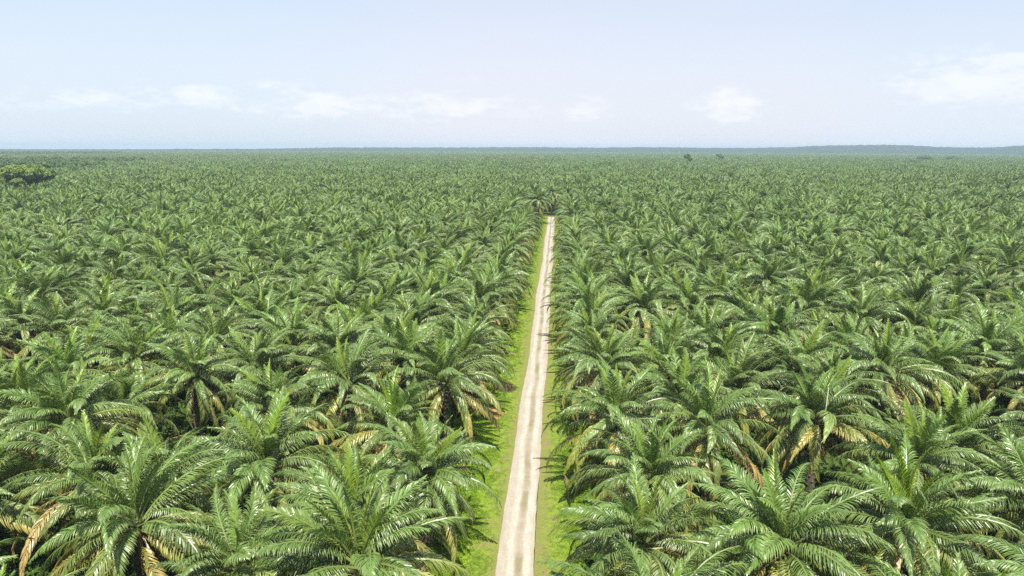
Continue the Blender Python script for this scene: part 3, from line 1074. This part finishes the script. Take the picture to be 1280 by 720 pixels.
def frond_heap(loc, rad, seed, n, label, mat):
    r = random.Random(seed)
    mb = MB()
    for i in range(n):
        an = r.uniform(0, 6.28); q = rad * math.sqrt(r.random())
        b = Vector((math.cos(an) * q, math.sin(an) * q, 0.05)); hh = 0.9 * (1 - (q / rad) ** 2) * r.uniform(.3, 1)
        d = Vector((r.gauss(0, 1), r.gauss(0, 1), 0)).normalized()
        ln = r.uniform(.5, 1.1)
        p = b + Vector((0, 0, hh))
        t = Vector((-d.y, d.x, 0)) * r.uniform(.04, .09)
        e = p + d * ln + Vector((0, 0, -r.uniform(.1, .4)))
        e.z = max(e.z, 0.02)
        k = p + d * ln * .5 + Vector((0, 0, .06))
        mb.add([tuple(p - t), tuple(p + t), tuple(k + t), tuple(k - t), tuple(e)], [(0, 1, 2, 3), (3, 2, 4)], (r.random() * .6, 0, 0))
    o = link('brush_pile', mb.mesh('brush_pile', [mat])); o.location = loc
    tag(o, label, 'brush pile')
    return o


hp = at_z(630, 482, 0.4)
frond_heap((hp.x, hp.y, 0.0), 1.3, 3, 420, 'dark brown pile of cut fronds on the left verge beside the track', MAT_DRY)

# orange bare soil patch on the left verge
s_ = NT('bare_clay'); n_ = s_.noise(3, 5, s_.coords(), 0.65)
MAT_CLAY = s_.solid(s_.ramp(n_, [(0.3, (0.28, 0.15, 0.06)), (0.7, (0.45, 0.265, 0.125))]), 1, 0.05, n_, .8, .06)


def clay_patch(px, py, rx, ry, seed, label):
    c = at_z(px, py, 0)
    r = random.Random(seed); vs, fs = [(0, 0, 0.06)], []
    N = 36
    rim = [1 + 0.22 * math.sin(i * .5 + seed) + r.uniform(-.16, .16) for i in range(N)]
    for ring, zz in ((0.6, 0.05), (1.0, 0.024)):
        for i in range(N):
            a = 2 * math.pi * i / N
            vs.append((math.cos(a) * rx * rim[i] * ring, math.sin(a) * ry * rim[i] * ring, zz + r.uniform(-.006, .012)))
    for i in range(N):
        j = (i + 1) % N
        fs += [(0, 1 + i, 1 + j), (1 + i, 1 + N + i, 1 + N + j, 1 + j)]
    me = bpy.data.meshes.new('clay_patch'); me.from_pydata(vs, [], fs); me.materials.append(MAT_CLAY); me.update()
    o = link('clay_patch', me, None, (c.x, c.y, 0.0)); tag(o, label, kind='structure')


clay_patch(619, 519, 1.0, 2.3, 1, 'bare orange clay patch on the left verge')
clay_patch(630, 447, 0.45, 1.8, 2, 'small bare clay patch farther along the left verge')

# ------------------------------------------------------------------ far canopy and hills
def canopy_material():
    s = NT('far_canopy')
    n = s.noise(0.012, 6, s.coords(), 0.7)
    return s.solid(s.ramp(n, [(0.35, (0.030, 0.058, 0.018)), (0.65, (0.075, 0.115, 0.032))]), 1.0, 0.0)


MAT_CANOPY = canopy_material()
_s = NT('wooded_hill'); _n = _s.noise(0.02, 5, _s.coords(), 0.7)
MAT_HILL = _s.solid(_s.ramp(_n, [(0.35, (0.016, 0.030, 0.018)), (0.65, (0.040, 0.058, 0.030))]), 1.0, 0.0)


def far_canopy():
    """rough top of the unbroken tree cover beyond the last palms one can tell apart"""
    vs, fs = [], []
    rads = steps(7000 - (FAR - 120), 26, 1.022); rads = [FAR - 120 + q for q in rads]
    angs = np.radians(np.arange(-47, 47.01, 0.22))
    r = np.random.default_rng(14)
    A = len(angs)
    for j, q in enumerate(rads):
        z = r.uniform(6.5, 12.0, A)
        if j == 0: z[:] = 0.1
        for i, a in enumerate(angs):
            aa = a - R(YAW)
            vs.append((math.sin(aa) * q, math.cos(aa) * q, z[i]))
    for j in range(len(rads) - 1):
        for i in range(A - 1):
            b = j * A + i
            fs.append((b, b + 1, b + A + 1, b + A))
    me = bpy.data.meshes.new('far_canopy'); me.from_pydata(vs, [], fs); me.materials.append(MAT_CANOPY); me.update()
    o = link('far_canopy', me)
    tag(o, 'unbroken tree cover reaching the horizon', kind='stuff')


far_canopy()


def ridge(name, dist, spans, depth, seed, label):
    """spans: (photo column, height above the ground); rounded wooded ridge"""
    r = np.random.default_rng(seed)
    px = np.array([s[0] for s in spans]); hh = np.array([s[1] for s in spans])
    cols = np.arange(px[0], px[-1] + 1, 4.0)
    H = np.interp(cols, px, hh)
    H = np.convolve(np.pad(H, 4, mode='edge'), np.ones(9) / 9, mode='valid') + r.normal(0, 0.8, len(cols))
    K_ = 10
    vs, fs = [], []
    for ci, (c, h) in enumerate(zip(cols, H)):
        for k in range(K_ + 1):
            u = k / K_
            p = at_dist(c, dist + (u - 0.5) * depth)
            z = h * math.sin(math.pi * u) ** 0.8 + (r.uniform(-1.5, 1.5) if 0 < k < K_ else 0)
            vs.append((p.x, p.y, max(z, 0.0) if 0 < k < K_ else -2.0))
    n = K_ + 1
    for i in range(len(cols) - 1):
        for k in range(K_):
            fs.append((i * n + k, (i + 1) * n + k, (i + 1) * n + k + 1, i * n + k + 1))
    me = bpy.data.meshes.new(name); me.from_pydata(vs, [], fs); me.materials.append(MAT_HILL); me.update()
    o = link(name, me); tag(o, label, kind='structure')


ridge('hills', 4900, [(-200, 14), (60, 14), (330, 22), (420, 33), (560, 35), (640, 40), (740, 38), (800, 43), (900, 39), (985, 44), (1030, 56), (1100, 62), (1140, 58),
                      (1190, 45), (1240, 46), (1275, 58), (1340, 64), (1500, 40)], 1500, 2, 'low blue wooded hills along the horizon')

# ------------------------------------------------------------------ humid air
hz = bpy.data.materials.new('haze'); hz.use_nodes = True
hn, hl = hz.node_tree.nodes, hz.node_tree.links
hn.clear()
ho = hn.new('ShaderNodeOutputMaterial'); hv = hn.new('ShaderNodeVolumePrincipled')
hv.inputs['Color'].default_value = (0.51, 0.64, 0.80, 1)
hv.inputs['Density'].default_value = 0.00015
hv.inputs['Anisotropy'].default_value = 0.0
hl.new(hv.outputs[0], ho.inputs['Volume'])
hb = MB()
x0, x1, y0, y1, z0, z1 = -8300, 8300, -3200, 8300, -3.5, 66.0
hb.add([(x0, y0, z0), (x1, y0, z0), (x1, y1, z0), (x0, y1, z0), (x0, y0, z1), (x1, y0, z1), (x1, y1, z1), (x0, y1, z1)],
       [(0, 3, 2, 1), (4, 5, 6, 7), (0, 1, 5, 4), (1, 2, 6, 5), (2, 3, 7, 6), (3, 0, 4, 7)])
hm = bpy.data.meshes.new('haze'); hm.from_pydata(hb.v, [], hb.f); hm.materials.append(hz); hm.update()
haze = link('haze', hm)
tag(haze, 'pale blue humid air over the plantation', kind='stuff')
